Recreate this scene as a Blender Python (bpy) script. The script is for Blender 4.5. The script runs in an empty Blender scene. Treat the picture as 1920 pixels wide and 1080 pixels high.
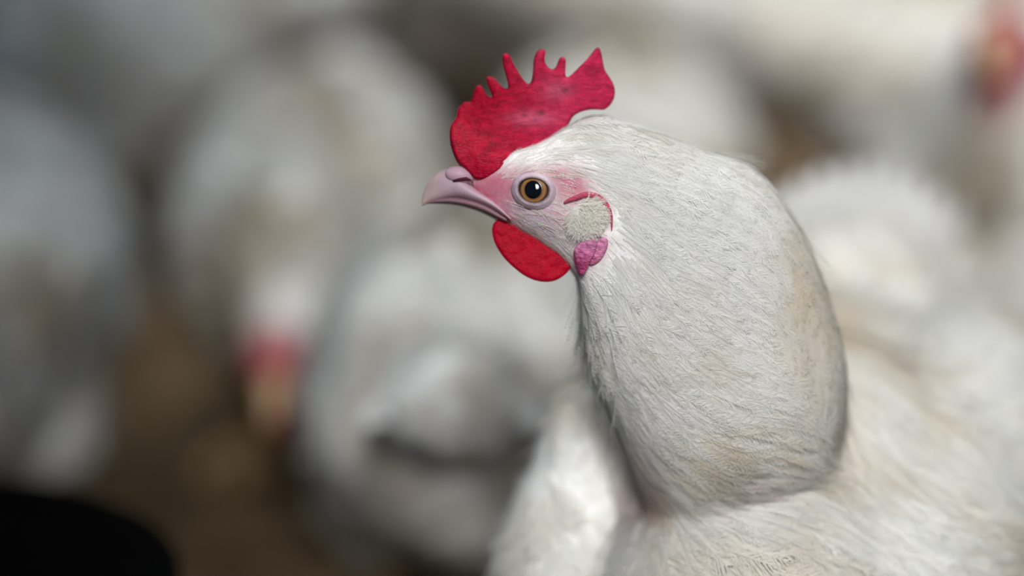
import bpy, math, random
import numpy as np
from mathutils import Vector, Matrix, noise
from mathutils.bvhtree import BVHTree

# ------------------------------------------------------------------ camera
scene = bpy.context.scene
PITCH = math.radians(17.0)
S = 0.0002                        # metres per photo pixel in the plane of the hen's head
DIST = 1920 * S * 85.0 / 36.0     # 85 mm lens
RT = np.array([1.0, 0.0, 0.0])
FW = np.array([0.0, math.cos(PITCH), -math.sin(PITCH)])
UP = np.array([0.0, math.sin(PITCH), math.cos(PITCH)])
P0 = np.array([0.0, 0.0, 0.36])   # point of the head plane in the middle of the frame
CAM = P0 - FW * DIST
cam_data = bpy.data.cameras.new('camera')
cam = bpy.data.objects.new('camera', cam_data)
scene.collection.objects.link(cam)
cam.location = CAM
cam.rotation_euler = (math.pi / 2 - PITCH, 0, 0)
cam_data.lens = 85.0
cam_data.sensor_width = 36.0
cam_data.clip_start = 0.02
cam_data.dof.use_dof = True
cam_data.dof.focus_distance = DIST - 0.016
cam_data.dof.aperture_fstop = 1.8
scene.camera = cam

# ------------------------------------------------------------------ world, lamps, exposure
world = bpy.data.worlds.new('barn_air')
scene.world = world
world.use_nodes = True
bgn = world.node_tree.nodes['Background']
bgn.inputs['Color'].default_value = (0.36, 0.66, 1.0, 1)
bgn.inputs['Strength'].default_value = 0.18

def area(name, loc, target, size, size_y, energy, color):
    l = bpy.data.lights.new(name, 'AREA')
    l.shape = 'RECTANGLE'; l.size = size; l.size_y = size_y
    l.energy = energy; l.color = color
    o = bpy.data.objects.new(name, l)
    scene.collection.objects.link(o)
    o.location = loc
    d = Vector(target) - Vector(loc)
    o.rotation_euler = d.to_track_quat('-Z', 'Y').to_euler()
    return o
tube_lamp = area('unseen_lamp', (0.56, 1.45, 2.4), (0.50, 1.40, 0.0), 0.5, 1.3, 6.4, (1.0, 0.95, 0.88))
tube_lamp.data.spread = math.radians(41)
back_fill = area('unseen_lamp', (0.40, 0.85, 2.4), (0.10, -0.04, 0.40), 0.6, 0.6, 0.85, (1.0, 0.98, 0.96))  # added backlight that lifts the crown and nape, no known fixture
back_fill.data.spread = math.radians(22)
front_fill = area('unseen_lamp', (0.33, -1.66, 1.62), (0.32, 0.25, 0.20), 1.0, 1.0, 3.2, (1.0, 0.97, 0.94))  # added frontal fill for the focused hen, not a barn fixture
front_fill.data.spread = math.radians(26)

scene.view_settings.view_transform = 'Standard'
scene.view_settings.look = 'None'
scene.view_settings.gamma = 1.0
scene.view_settings.use_curve_mapping = False
scene.view_settings.exposure = 0.0
scene.cycles.diffuse_bounces = 10      # light keeps scattering in the white coats

rng = np.random.default_rng(7)
random.seed(7)

# ------------------------------------------------------------------ small helpers
def unit(v):
    v = np.asarray(v, float)
    n = np.linalg.norm(v, axis=-1, keepdims=True)
    return v / np.maximum(n, 1e-12)

def PP(px, py, d=0.0):
    """point seen at photo pixel (px,py), d metres behind the head plane"""
    k = (DIST + d) / DIST
    return P0 + RT * ((px - 960) * S * k) + UP * ((540 - py) * S * k) + FW * d

def to_px(p):
    q = np.asarray(p) - CAM
    z = q @ FW
    return np.stack([960 + (q @ RT) / z * DIST / S, 540 - (q @ UP) / z * DIST / S], -1)

def at_height(px, py, z):
    r = PP(px, py) - CAM
    return CAM + r * ((z - CAM[2]) / r[2])

def srgb(r, g, b):
    f = lambda c: (c / 255 / 12.92) if c / 255 <= 0.04045 else ((c / 255 + 0.055) / 1.055) ** 2.4
    return np.array([f(r), f(g), f(b)])

def catmull(vals, n):
    vals = np.asarray(vals, float)
    m = len(vals)
    t = np.linspace(0, m - 1, n)
    i = np.clip(t.astype(int), 0, m - 2)
    u = (t - i)[:, None]
    g = lambda k: vals[np.clip(k, 0, m - 1)]
    p0, p1, p2, p3 = g(i - 1), g(i), g(i + 1), g(i + 2)
    return 0.5 * (2 * p1 + (p2 - p0) * u + (2 * p0 - 5 * p1 + 4 * p2 - p3) * u ** 2 + (3 * p1 - p0 - 3 * p2 + p3) * u ** 3)

class Soup:
    """collects vertices and faces for one mesh"""
    def __init__(self):
        self.v = []; self.f = []; self.n = 0
    def add(self, v, f):
        v = np.asarray(v, float)
        self.v.append(v)
        self.f += [tuple(int(k) + self.n for k in q) for q in f]
        self.n += len(v)
        return self
    def verts(self):
        return np.concatenate(self.v) if self.v else np.zeros((0, 3))

def ring_loft(C, A, B, n=28, power=2.0):
    """closed tube through rings centred at C with half axes A and B"""
    C = np.asarray(C); A = np.asarray(A); B = np.asarray(B)
    th = np.linspace(0, 2 * math.pi, n, endpoint=False)
    c, s = np.cos(th), np.sin(th)
    e = 2.0 / power
    c = np.sign(c) * np.abs(c) ** e; s = np.sign(s) * np.abs(s) ** e
    V = C[:, None] + A[:, None] * c[None, :, None] + B[:, None] * s[None, :, None]
    m = len(C)
    f = []
    for i in range(m - 1):
        for j in range(n):
            k = (j + 1) % n
            f.append((i * n + j, i * n + k, (i + 1) * n + k, (i + 1) * n + j))
    V = V.reshape(-1, 3)
    V = np.concatenate([V, C[:1], C[-1:]])
    a, b = m * n, m * n + 1
    for j in range(n):
        k = (j + 1) % n
        f.append((a, k, j)); f.append((b, (m - 1) * n + j, (m - 1) * n + k))
    return V, f

def tube(path, rad, n=10, flat=None):
    """round tube along a path; rad may be a list; flat=(normal, factor) squashes it"""
    P = np.asarray(path, float)
    rad = np.broadcast_to(np.asarray(rad, float), (len(P),))
    T = unit(np.gradient(P, axis=0))
    ref = np.array([0.31, 0.17, 0.93]) if flat is None else np.asarray(flat[0])
    A = unit(np.cross(T, ref)); B = unit(np.cross(A, T))
    k = 1.0 if flat is None else flat[1]
    return ring_loft(P, A * rad[:, None], B * rad[:, None] * k, n)

def ellipsoid(c, ax, nu=20, nv=12):
    """c centre, ax 3x3 rows = half axes"""
    ax = np.asarray(ax, float)
    ph = np.linspace(0.02, math.pi - 0.02, nv)
    C = np.asarray(c)[None] + ax[0][None] * np.cos(ph)[:, None]
    return ring_loft(C, ax[1][None] * np.sin(ph)[:, None], ax[2][None] * np.sin(ph)[:, None], nu)

COL = scene.collection

def make_obj(name, v, f, mat, parent=None, smooth=True, cols=None, normals=None):
    me = bpy.data.meshes.new(name)
    v = np.asarray(v, float)
    if isinstance(f, np.ndarray):
        me.vertices.add(len(v)); me.vertices.foreach_set('co', v.astype(np.float32).ravel())
        k = f.shape[1]
        me.loops.add(f.size); me.loops.foreach_set('vertex_index', f.astype(np.int32).ravel())
        me.polygons.add(len(f))
        me.polygons.foreach_set('loop_start', np.arange(0, f.size, k, dtype=np.int32))
        me.polygons.foreach_set('loop_total', np.full(len(f), k, dtype=np.int32))
        me.update(calc_edges=True)
    else:
        me.from_pydata(v.tolist(), [], f)
        me.update()
    if smooth:
        me.polygons.foreach_set('use_smooth', np.ones(len(me.polygons), bool))
    if cols is not None:
        set_cols(me, cols)
    if normals is not None:
        me.normals_split_custom_set_from_vertices(normals.astype(np.float32))
    if mat is not None:
        me.materials.append(mat)
    o = bpy.data.objects.new(name, me)
    COL.objects.link(o)
    if parent is not None:
        o.parent = parent
    return o

def set_cols(me, cols):
    c = np.ones((len(me.vertices), 4), np.float32)
    c[:, :3] = cols
    a = me.color_attributes.get('Col') or me.color_attributes.new('Col', 'FLOAT_COLOR', 'POINT')
    a.data.foreach_set('color', c.ravel())

def fuse(v, f, voxel, smooth_iter, factor=0.5):
    """union of overlapping closed shells as one continuous skin"""
    me = bpy.data.meshes.new('tmp'); me.from_pydata(np.asarray(v).tolist(), [], f); me.update()
    o = bpy.data.objects.new('tmp', me); COL.objects.link(o)
    m = o.modifiers.new('r', 'REMESH'); m.mode = 'VOXEL'; m.voxel_size = voxel
    if smooth_iter:
        m = o.modifiers.new('s', 'SMOOTH'); m.factor = factor; m.iterations = smooth_iter
    dg = bpy.context.evaluated_depsgraph_get()
    ev = o.evaluated_get(dg)
    m2 = ev.to_mesh()
    V = np.empty(len(m2.vertices) * 3, np.float32); m2.vertices.foreach_get('co', V)
    N = np.empty(len(m2.vertices) * 3, np.float32); m2.vertices.foreach_get('normal', N)
    F = [tuple(p.vertices) for p in m2.polygons]
    ev.to_mesh_clear()
    bpy.data.objects.remove(o); bpy.data.meshes.remove(me)
    return V.reshape(-1, 3).astype(float), F, N.reshape(-1, 3).astype(float)

def tag(o, label, cat, group=None, kind=None):
    o['label'] = label
    if cat: o['category'] = cat
    if group: o['group'] = group
    if kind: o['kind'] = kind
    return o

def empty(name, loc, rz=0.0):
    o = bpy.data.objects.new(name, None)
    COL.objects.link(o)
    o.empty_display_size = 0.05
    o.location = loc; o.rotation_euler = (0, 0, rz)
    return o

def fbm(p, sc, seed=0.0):
    return noise.fractal((p[0] * sc + seed, p[1] * sc + seed * 1.7, p[2] * sc - seed), 1.0, 2.0, 4)

def vnoise(P, sc, seed=0.0):
    return np.array([noise.noise((p[0] * sc + seed, p[1] * sc - seed, p[2] * sc + 2 * seed)) for p in P])

def smoothstep(a, b, x):
    t = np.clip((x - a) / (b - a), 0, 1)
    return t * t * (3 - 2 * t)

# ------------------------------------------------------------------ materials
def new_mat(name):
    m = bpy.data.materials.new(name); m.use_nodes = True
    nt = m.node_tree; b = nt.nodes['Principled BSDF']
    return m, nt, b

def N(nt, kind, **kw):
    n = nt.nodes.new(kind)
    for k, v in kw.items():
        setattr(n, k, v)
    return n

def mat_feather(name, transl=0.40):
    m, nt, b = new_mat(name)
    a = N(nt, 'ShaderNodeVertexColor', layer_name='Col')
    b.inputs['Roughness'].default_value = 0.55
    b.inputs['Specular IOR Level'].default_value = 0.12
    nt.links.new(a.outputs['Color'], b.inputs['Base Color'])
    t = N(nt, 'ShaderNodeBsdfTranslucent')
    nt.links.new(a.outputs['Color'], t.inputs['Color'])
    mx = N(nt, 'ShaderNodeMixShader'); mx.inputs[0].default_value = transl
    nt.links.new(b.outputs[0], mx.inputs[1]); nt.links.new(t.outputs[0], mx.inputs[2])
    nt.links.new(mx.outputs[0], nt.nodes['Material Output'].inputs['Surface'])
    return m

def mat_skin(name, rough=0.5, sss=0.15, scale=900.0, bump=0.25, dist=0.0006, spec=0.35, coat=0.0, radius=(0.004, 0.001, 0.001), stretch=(1, 1, 1), vary=(0.82, 1.15)):
    m, nt, b = new_mat(name)
    a = N(nt, 'ShaderNodeVertexColor', layer_name='Col')
    tc = N(nt, 'ShaderNodeTexCoord')
    vo = N(nt, 'ShaderNodeTexVoronoi'); vo.inputs['Scale'].default_value = scale
    no = N(nt, 'ShaderNodeTexNoise'); no.inputs['Scale'].default_value = scale * 0.35; no.inputs['Detail'].default_value = 4
    mp = N(nt, 'ShaderNodeMapping'); mp.inputs['Scale'].default_value = stretch
    nt.links.new(tc.outputs['Object'], mp.inputs['Vector'])
    nt.links.new(mp.outputs[0], vo.inputs['Vector']); nt.links.new(mp.outputs[0], no.inputs['Vector'])
    ad = N(nt, 'ShaderNodeMath', operation='ADD')
    nt.links.new(vo.outputs['Distance'], ad.inputs[0]); nt.links.new(no.outputs['Fac'], ad.inputs[1])
    bp = N(nt, 'ShaderNodeBump'); bp.inputs['Strength'].default_value = bump; bp.inputs['Distance'].default_value = dist
    nt.links.new(ad.outputs[0], bp.inputs['Height']); nt.links.new(bp.outputs[0], b.inputs['Normal'])
    mr = N(nt, 'ShaderNodeMapRange'); mr.inputs['From Min'].default_value = 0.25; mr.inputs['From Max'].default_value = 0.75
    mr.inputs['To Min'].default_value = vary[0]; mr.inputs['To Max'].default_value = vary[1]
    nt.links.new(no.outputs['Fac'], mr.inputs['Value'])
    mu = N(nt, 'ShaderNodeVectorMath', operation='SCALE')
    nt.links.new(a.outputs['Color'], mu.inputs[0]); nt.links.new(mr.outputs[0], mu.inputs['Scale'])
    nt.links.new(mu.outputs[0], b.inputs['Base Color'])
    b.inputs['Roughness'].default_value = rough
    b.inputs['Specular IOR Level'].default_value = spec
    b.inputs['Subsurface Weight'].default_value = sss
    b.inputs['Subsurface Radius'].default_value = (1.0, 0.3, 0.25)
    b.inputs['Subsurface Scale'].default_value = radius[0]
    b.inputs['Coat Weight'].default_value = coat
    return m

def mat_plain(name, col, rough=0.5, spec=0.5, coat=0.0, coat_rough=0.05):
    m, nt, b = new_mat(name)
    b.inputs['Base Color'].default_value = (*col, 1)
    b.inputs['Roughness'].default_value = rough
    b.inputs['Specular IOR Level'].default_value = spec
    b.inputs['Coat Weight'].default_value = coat
    b.inputs['Coat Roughness'].default_value = coat_rough
    return m

M_FEATHER = mat_feather('white_feather')
M_BODY = mat_skin('skin_under_feathers', rough=0.85, sss=0.1, scale=700, bump=0.35, dist=0.0005, spec=0.06)
M_COMB = mat_skin('comb_skin', rough=0.5, sss=0.12, scale=1500, bump=0.55, dist=0.0006, spec=0.12, stretch=(0.45, 1, 1.5), vary=(0.65, 1.4))
M_WATTLE = mat_skin('wattle_skin', rough=0.55, sss=0.12, scale=1700, bump=0.4, dist=0.0005, spec=0.15, vary=(0.85, 1.15))
M_BEAK = mat_skin('beak_horn', rough=0.45, sss=0.15, scale=300, bump=0.04, dist=0.0004, spec=0.3, radius=(0.002,))
M_LID = mat_skin('eyelid_skin', rough=0.5, sss=0.1, scale=1500, bump=0.3, dist=0.0003, spec=0.35)
M_PUPIL = mat_plain('pupil_black', (0.002, 0.002, 0.003), 0.05, 0.5)
M_NOSTRIL = mat_plain('nostril_shadow_skin', srgb(80, 30, 40), 0.7, 0.2)
M_LEG = mat_plain('leg_scale', srgb(168, 140, 100), 0.6, 0.3)
M_BLACK = mat_plain('dull_black', (0.002, 0.002, 0.002), 0.9, 0.02)

def mat_iris():
    m, nt, b = new_mat('iris_orange')
    a = N(nt, 'ShaderNodeVertexColor', layer_name='Col')
    nt.links.new(a.outputs['Color'], b.inputs['Base Color'])
    b.inputs['Roughness'].default_value = 0.25
    b.inputs['Coat Weight'].default_value = 1.0
    b.inputs['Coat Roughness'].default_value = 0.03
    return m
M_IRIS = mat_iris()

def mat_litter():
    m, nt, b = new_mat('barn_litter')
    tc = N(nt, 'ShaderNodeTexCoord')
    n1 = N(nt, 'ShaderNodeTexNoise'); n1.inputs['Scale'].default_value = 14; n1.inputs['Detail'].default_value = 8
    nt.links.new(tc.outputs['Object'], n1.inputs['Vector'])
    cr = N(nt, 'ShaderNodeValToRGB')
    cr.color_ramp.elements[0].position = 0.3; cr.color_ramp.elements[0].color = (*srgb(74, 58, 38), 1)
    cr.color_ramp.elements[1].position = 0.72; cr.color_ramp.elements[1].color = (*srgb(128, 108, 82), 1)
    nt.links.new(n1.outputs['Fac'], cr.inputs[0]); nt.links.new(cr.outputs[0], b.inputs['Base Color'])
    b.inputs['Roughness'].default_value = 0.95
    b.inputs['Specular IOR Level'].default_value = 0.1
    n2 = N(nt, 'ShaderNodeTexNoise'); n2.inputs['Scale'].default_value = 120; n2.inputs['Detail'].default_value = 5
    nt.links.new(tc.outputs['Object'], n2.inputs['Vector'])
    bp = N(nt, 'ShaderNodeBump'); bp.inputs['Strength'].default_value = 0.7; bp.inputs['Distance'].default_value = 0.01
    nt.links.new(n2.outputs['Fac'], bp.inputs['Height']); nt.links.new(bp.outputs[0], b.inputs['Normal'])
    return m
M_LITTER = mat_litter()
M_WALL = mat_plain('painted_concrete', srgb(150, 150, 146), 0.9, 0.1)
M_CHIP = mat_plain('wood_shaving', srgb(140, 118, 88), 0.9, 0.1)

# ------------------------------------------------------------------ the barn floor
def build_floor():
    n = 90
    xs = np.linspace(-4, 4, n); ys = np.linspace(-2.5, 6.5, n)
    X, Y = np.meshgrid(xs, ys)
    V = np.stack([X.ravel(), Y.ravel(), np.zeros(n * n)], -1)
    V[:, 2] = -0.004 + 0.004 * vnoise(V, 3.0, 3.1)
    V[:, 2] = np.minimum(V[:, 2], 0)
    F = [(r * n + c, r * n + c + 1, (r + 1) * n + c + 1, (r + 1) * n + c) for r in range(n - 1) for c in range(n - 1)]
    o = make_obj('floor', V, F, M_LITTER)
    o['kind'] = 'structure'; o['label'] = 'brown litter covering the barn floor'
    m = 9000
    c = np.stack([rng.uniform(-1.2, 1.2, m), rng.uniform(-0.2, 3.2, m), rng.uniform(0.0, 0.004, m)], -1)
    a = rng.uniform(0, 2 * math.pi, m); ln = rng.uniform(0.004, 0.013, m); w = ln * rng.uniform(0.25, 0.6, m)
    d = np.stack([np.cos(a), np.sin(a), rng.uniform(-0.3, 0.3, m)], -1); s = np.stack([-np.sin(a), np.cos(a), rng.uniform(-0.3, 0.3, m)], -1)
    V = np.stack([c - d * ln[:, None], c + s * w[:, None], c + d * ln[:, None], c - s * w[:, None]], 1).reshape(-1, 3)
    ch = make_obj('wood_shavings', V, np.arange(4 * m).reshape(-1, 4), M_CHIP, o, smooth=False)
    ch['kind'] = 'stuff'
    # low side walls of the barn, far outside the picture
    for nm, lo, hi in (('wall_left', (-4.1, -2.5, -0.01), (-4.0, 6.5, 1.1)), ('wall_right', (4.0, -2.5, -0.01), (4.1, 6.5, 1.1)), ('wall_back', (-4.1, 6.5, -0.01), (4.1, 6.6, 1.1))):
        V = np.array([[(lo, hi)[(k >> a) & 1][a] for a in range(3)] for k in range(8)])
        F = [(0, 1, 3, 2), (4, 6, 7, 5), (0, 4, 5, 1), (2, 3, 7, 6), (0, 2, 6, 4), (1, 5, 7, 3)]
        w = make_obj(nm, V, F, M_WALL, smooth=False)
        w['kind'] = 'structure'
build_floor()

# ------------------------------------------------------------------ feathers
def feather_mesh(start, dirs_fn, bvh, length, width, lift, base_off, nbarb, col, jitter=0.18, nseg=5, bw=0.00032, droop=0.25, ang=0.55, own=0.15):
    """vanes made of a shaft and single barbs; returns vertices, quads, colours"""
    n = len(start)
    P = start.copy()
    R = np.zeros((n, nseg + 1, 3)); NN = np.zeros((n, nseg + 1, 3)); TT = np.zeros((n, nseg + 1, 3))
    jit = rng.normal(0, jitter, n)
    L = np.broadcast_to(np.asarray(length, float), (n,)); W = np.broadcast_to(np.asarray(width, float), (n,))
    LF = np.broadcast_to(np.asarray(lift, float), (n,)); BO = np.broadcast_to(np.asarray(base_off, float), (n,))
    prevN = None
    for k in range(nseg + 1):
        nr = np.zeros((n, 3)); q = np.zeros((n, 3))
        for i in range(n):
            loc, nor, idx, dd = bvh.find_nearest(Vector(P[i]))
            nr[i] = nor; q[i] = loc
        if prevN is not None:
            nr = unit(0.5 * nr + 0.5 * prevN)
        prevN = nr
        d = dirs_fn(q)
        t = unit(d - nr * np.sum(d * nr, 1)[:, None])
        s = np.cross(nr, t)
        t = unit(t * np.cos(jit)[:, None] + s * np.sin(jit)[:, None])
        if k > 0:
            t = unit(0.55 * t + 0.45 * TT[:, k - 1])
        u = k / nseg
        R[:, k] = q + nr * (BO + LF * u ** 1.5)[:, None]
        NN[:, k] = nr; TT[:, k] = t
        P = q + t * (L / nseg)[:, None]
    SS = unit(np.cross(NN, TT))
    tb = (np.arange(nbarb) + 0.5) / nbarb
    vs, fs = [], []
    prof = np.sin(math.pi * np.clip(tb * 0.86 + 0.10, 0, 1)) ** 0.75
    def lerp(arr, t):
        x = t * nseg; i = min(int(x), nseg - 1); u = x - i
        return arr[:, i] * (1 - u) + arr[:, i + 1] * u
    quads = []; norms = []
    for j, t in enumerate(tb):
        r = lerp(R, t * 0.94); tn = unit(lerp(TT, t)); sn = unit(lerp(SS, t)); nn = unit(lerp(NN, t))
        for sg in (-1, 1):
            a = ang + rng.normal(0, 0.16, n)
            bl = W * prof[j] * rng.uniform(0.75, 1.2, n) * 1.6
            dv = tn * np.cos(a)[:, None] + sn * (sg * np.sin(a))[:, None] - nn * (droop * rng.uniform(0.2, 1.2, n))[:, None]
            tip = r + dv * bl[:, None]
            wv = unit(np.cross(dv, nn)) * (bw * rng.uniform(0.7, 1.3, n))[:, None]
            up = nn * (rng.uniform(-1, 1, n) * bw * 0.6)[:, None]
            quads.append(np.stack([r - wv, r + wv, tip + wv * 0.3 + up, tip - wv * 0.3 + up], 1)); norms.append(nn)
    for k in range(nseg):
        w0 = SS[:, k] * (bw * 1.2 * (1 - k / nseg) + bw * 0.3); w1 = SS[:, k + 1] * (bw * 1.2 * (1 - (k + 1) / nseg) + bw * 0.3)
        e = NN[:, k] * bw * 0.8
        quads.append(np.stack([R[:, k] - w0 + e, R[:, k] + w0 + e, R[:, k + 1] + w1 + e, R[:, k + 1] - w1 + e], 1)); norms.append(NN[:, k])
    Q = np.concatenate(quads)
    C = np.tile(np.repeat(col, 4, axis=0), (len(quads), 1))
    # shade like a soft coat: mostly the normal of the coat, a little of each barb's own
    qn = unit(np.cross(Q[:, 1] - Q[:, 0], Q[:, 2] - Q[:, 0]))
    sn = np.concatenate(norms)
    flip = np.sum(qn * sn, 1) < 0
    Q[flip] = Q[flip][:, ::-1]; qn[flip] *= -1
    V = Q.reshape(-1, 3)
    vn = np.repeat(unit(sn + own * qn), 4, axis=0)
    return V, np.arange(len(V)).reshape(-1, 4), C, vn

def sample_surface(V, F, m, weight=None):
    tri = np.array([t for q in F for t in ((q[0], q[1], q[2]), (q[0], q[2], q[-1]))]) if len(F[0]) == 4 else np.array(F)
    a, b, c = V[tri[:, 0]], V[tri[:, 1]], V[tri[:, 2]]
    ar = np.linalg.norm(np.cross(b - a, c - a), axis=1)
    if weight is not None:
        ar = ar * weight((a + b + c) / 3)
    ar /= ar.sum()
    i = rng.choice(len(tri), m, p=ar)
    u, v = rng.random(m), rng.random(m)
    fl = u + v > 1; u[fl] = 1 - u[fl]; v[fl] = 1 - v[fl]
    return a[i] + (b[i] - a[i]) * u[:, None] + (c[i] - a[i]) * v[:, None]

# ------------------------------------------------------------------ the hen in focus
HEN_BASE = np.array([0.12, 0.11, 0.0])
hen = empty('hen', HEN_BASE)
tag(hen, 'white hen in sharp focus with bright red comb, head turned left', 'chicken')
def rel(v): return np.asarray(v) - HEN_BASE

A_TAIL = unit(np.array([0.30, 0.954, 0.0]))        # from breast to tail
A_SIDE = np.array([A_TAIL[1], -A_TAIL[0], 0.0])             # the hen's near flank
ZUP = np.array([0, 0, 1.0])

# ventral x,y / dorsal x,y / half depth / centre depth (px, px, px)
ST = [
    (893, 388, 876, 306, 30, 0),
    (915, 402, 905, 296, 44, 0),
    (950, 424, 945, 283, 60, 0),
    (1000, 452, 1005, 270, 76, 0),
    (1050, 486, 1062, 238, 84, 0),
    (1080, 522, 1118, 218, 90, 4),
    (1088, 562, 1200, 238, 104, 16),
    (1090, 605, 1302, 276, 124, 36),
    (1098, 650, 1402, 312, 142, 58),
    (1110, 700, 1474, 388, 158, 78),
    (1128, 745, 1524, 482, 170, 100),
    (1150, 795, 1560, 586, 182, 124),
    (1172, 850, 1582, 690, 192, 150),
    (1192, 905, 1578, 790, 192, 182),
    (1215, 960, 1550, 880, 180, 222),
]
st = catmull(ST, 70)
ctr, ax1, ax2 = [], [], []
for (vx, vy, dx, dy, hd, dc) in st:
    d = dc * S
    a = PP(vx, vy, d); b = PP(dx, dy, d)
    ctr.append((a + b) / 2); ax1.append((b - a) / 2); ax2.append(FW * hd * S)
sp = Soup()
sp.add(*ring_loft(ctr, ax1, ax2, 40, 2.15))
NB = PP(1350, 850, 0.062)         # foot of the neck
def body_pt(t, s, z): return NB + A_TAIL * t + A_SIDE * s + ZUP * z
# trunk, two breast lobes, saddle, tail root, thighs
TILT = unit(A_TAIL + ZUP * 0.05)
NRM = unit(np.cross(TILT, A_SIDE)); NRM = NRM if NRM[2] > 0 else -NRM
sp.add(*ellipsoid(body_pt(0.115, 0.0, -0.068), [TILT * 0.165, A_SIDE * 0.104, NRM * 0.092], 32, 20))
sp.add(*ellipsoid(body_pt(-0.006, 0.016, -0.062), [A_TAIL * 0.074, A_SIDE * 0.062, ZUP * 0.076], 28, 16))
sp.add(*ellipsoid(body_pt(0.008, -0.054, -0.080), [A_TAIL * 0.064, A_SIDE * 0.040, ZUP * 0.085], 28, 16))
sp.add(*ellipsoid(body_pt(0.042, 0.012, -0.022), [A_TAIL * 0.085, A_SIDE * 0.082, ZUP * 0.060], 24, 14))
sp.add(*ellipsoid(body_pt(0.065, 0.060, -0.058), [A_TAIL * 0.105, A_SIDE * 0.064, ZUP * 0.078], 28, 16))
sp.add(*ellipsoid(body_pt(0.130, 0.080, -0.050), [A_TAIL * 0.135, A_SIDE * 0.052, ZUP * 0.070], 28, 16))
sp.add(*ellipsoid(body_pt(0.255, 0.0, -0.040), [unit(A_TAIL + ZUP * 0.55) * 0.10, A_SIDE * 0.055, unit(ZUP - A_TAIL * 0.55) * 0.045], 24, 14))
for sg in (-1, 1):
    hip = body_pt(0.11, 0.055 * sg, -0.12); hock = body_pt(0.095, 0.058 * sg, -0.215)
    sp.add(*tube([hip, hip * 0.5 + hock * 0.5, hock], [0.045, 0.034, 0.014], 16))
CROP = unit(RT * -80 - UP * 210)
sp.add(*ellipsoid(PP(1092, 850, 0.092), [CROP * 0.050, unit(RT * 210 - UP * 80) * 0.019, FW * 0.034], 24, 16))
HV, HF, HN = fuse(sp.verts(), sp.f, 0.0022, 6)
hbvh = BVHTree.FromPolygons([Vector(v) for v in HV], HF)

def on_hen(px, py, off=0.0):
    r = unit(PP(px, py) - CAM)
    loc, nor, i, d = hbvh.ray_cast(Vector(CAM), Vector(r))
    if loc is None:
        loc, nor, i, d = hbvh.find_nearest(Vector(PP(px, py)))
    return np.array(loc) + np.array(nor) * off, np.array(nor)

# --- colour of the skin under the plumage (pink bare face, white elsewhere)
WHITE = np.array([0.89, 0.885, 0.86])
PINK = srgb(206, 120, 140); ROSE = srgb(196, 86, 112); LILAC = srgb(196, 172, 188); RED = srgb(176, 40, 76)
def face_colour(V):
    px = to_px(V)
    col = np.tile(WHITE, (len(V), 1))
    near = (V - P0) @ FW < 0.02
    def spot(c, x, y, rx, ry, k, rot=0.0):
        nonlocal col
        dx, dy = px[:, 0] - x, px[:, 1] - y
        ca, sa = math.cos(rot), math.sin(rot)
        u = (dx * ca + dy * sa) / rx; v = (-dx * sa + dy * ca) / ry
        w = np.exp(-(u * u + v * v)) * k
        col = col * (1 - w[:, None]) + np.asarray(c) * w[:, None]
    spot(LILAC, 960, 390, 95, 60, 0.9, 0.4)
    spot(PINK, 905, 360, 50, 45, 0.9)
    spot(PINK, 945, 355, 50, 34, 0.85)
    spot(PINK, 1072, 350, 44, 36, 0.95, 0.5)
    spot(ROSE, 1045, 330, 30, 12, 0.5, 0.3)
    spot(ROSE, 930, 338, 26, 10, 0.6)
    spot(PINK, 990, 322, 50, 10, 0.45)
    spot(LILAC, 1020, 415, 60, 30, 0.8, 0.5)
    spot(PINK, 1050, 405, 36, 18, 0.4, 0.4)
    spot(RED, 935, 396, 24, 7, 0.8, 0.7)
    spot(RED, 905, 362, 30, 6, 0.45, 0.45)
    spot(ROSE, 955, 415, 14, 14, 0.5)
    spot(PINK, 1105, 460, 34, 30, 0.6)
    spot(PINK, 1165, 850, 26, 70, 0.55, -0.15)
    spot(ROSE, 1152, 845, 8, 20, 0.5, -0.2)
    spot(PINK, 1330, 915, 90, 22, 0.35)
    return col
hen_body = make_obj('body', rel(HV), HF, M_BODY, hen, cols=face_colour(HV))

# --- direction in which the feathers lie
GUIDES = [(930, 310, .35, -1), (945, 285, .6, -.8), (985, 272, 1, -.2), (1060, 245, 1, -.15), (1120, 225, 1, .15), (1200, 250, 1, .35),
          (1300, 290, 1, .42), (1390, 330, 1, .6), (1460, 430, .55, 1), (1500, 540, .45, 1), (1530, 650, .25, 1), (1540, 760, .1, 1),
          (1200, 330, 1, .45), (1300, 420, 1, .5), (1400, 470, .85, .7), (1200, 430, .8, .65), (1150, 500, .6, .9), (1150, 570, .4, 1), (1095, 600, .1, 1),
          (1110, 680, .35, 1), (1140, 760, .45, 1), (1200, 680, .65, .85), (1300, 580, .95, .5), (1420, 600, .85, .5), (1300, 720, .9, .5), (1200, 800, .65, .8),
          (1400, 780, 1, .35), (1480, 760, .9, .4), (1250, 860, .8, .55), (1400, 860, 1, .2), (1000, 435, .85, .55), (1050, 460, .75, .7), (940, 365, 1, .15),
          (1000, 315, 1, -.05), (1060, 320, 1, .3), (1070, 420, .8, .5), (970, 410, .9, .45), (1040, 400, .9, .35), (1100, 380, 1, .5), (1120, 300, 1, .3)]
GP = np.array([(g[0], g[1]) for g in GUIDES], float)
GD = unit(np.array([RT * g[2] - UP * g[3] for g in GUIDES]))
BODY_DIR = unit(A_TAIL - ZUP * 0.35)
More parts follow.
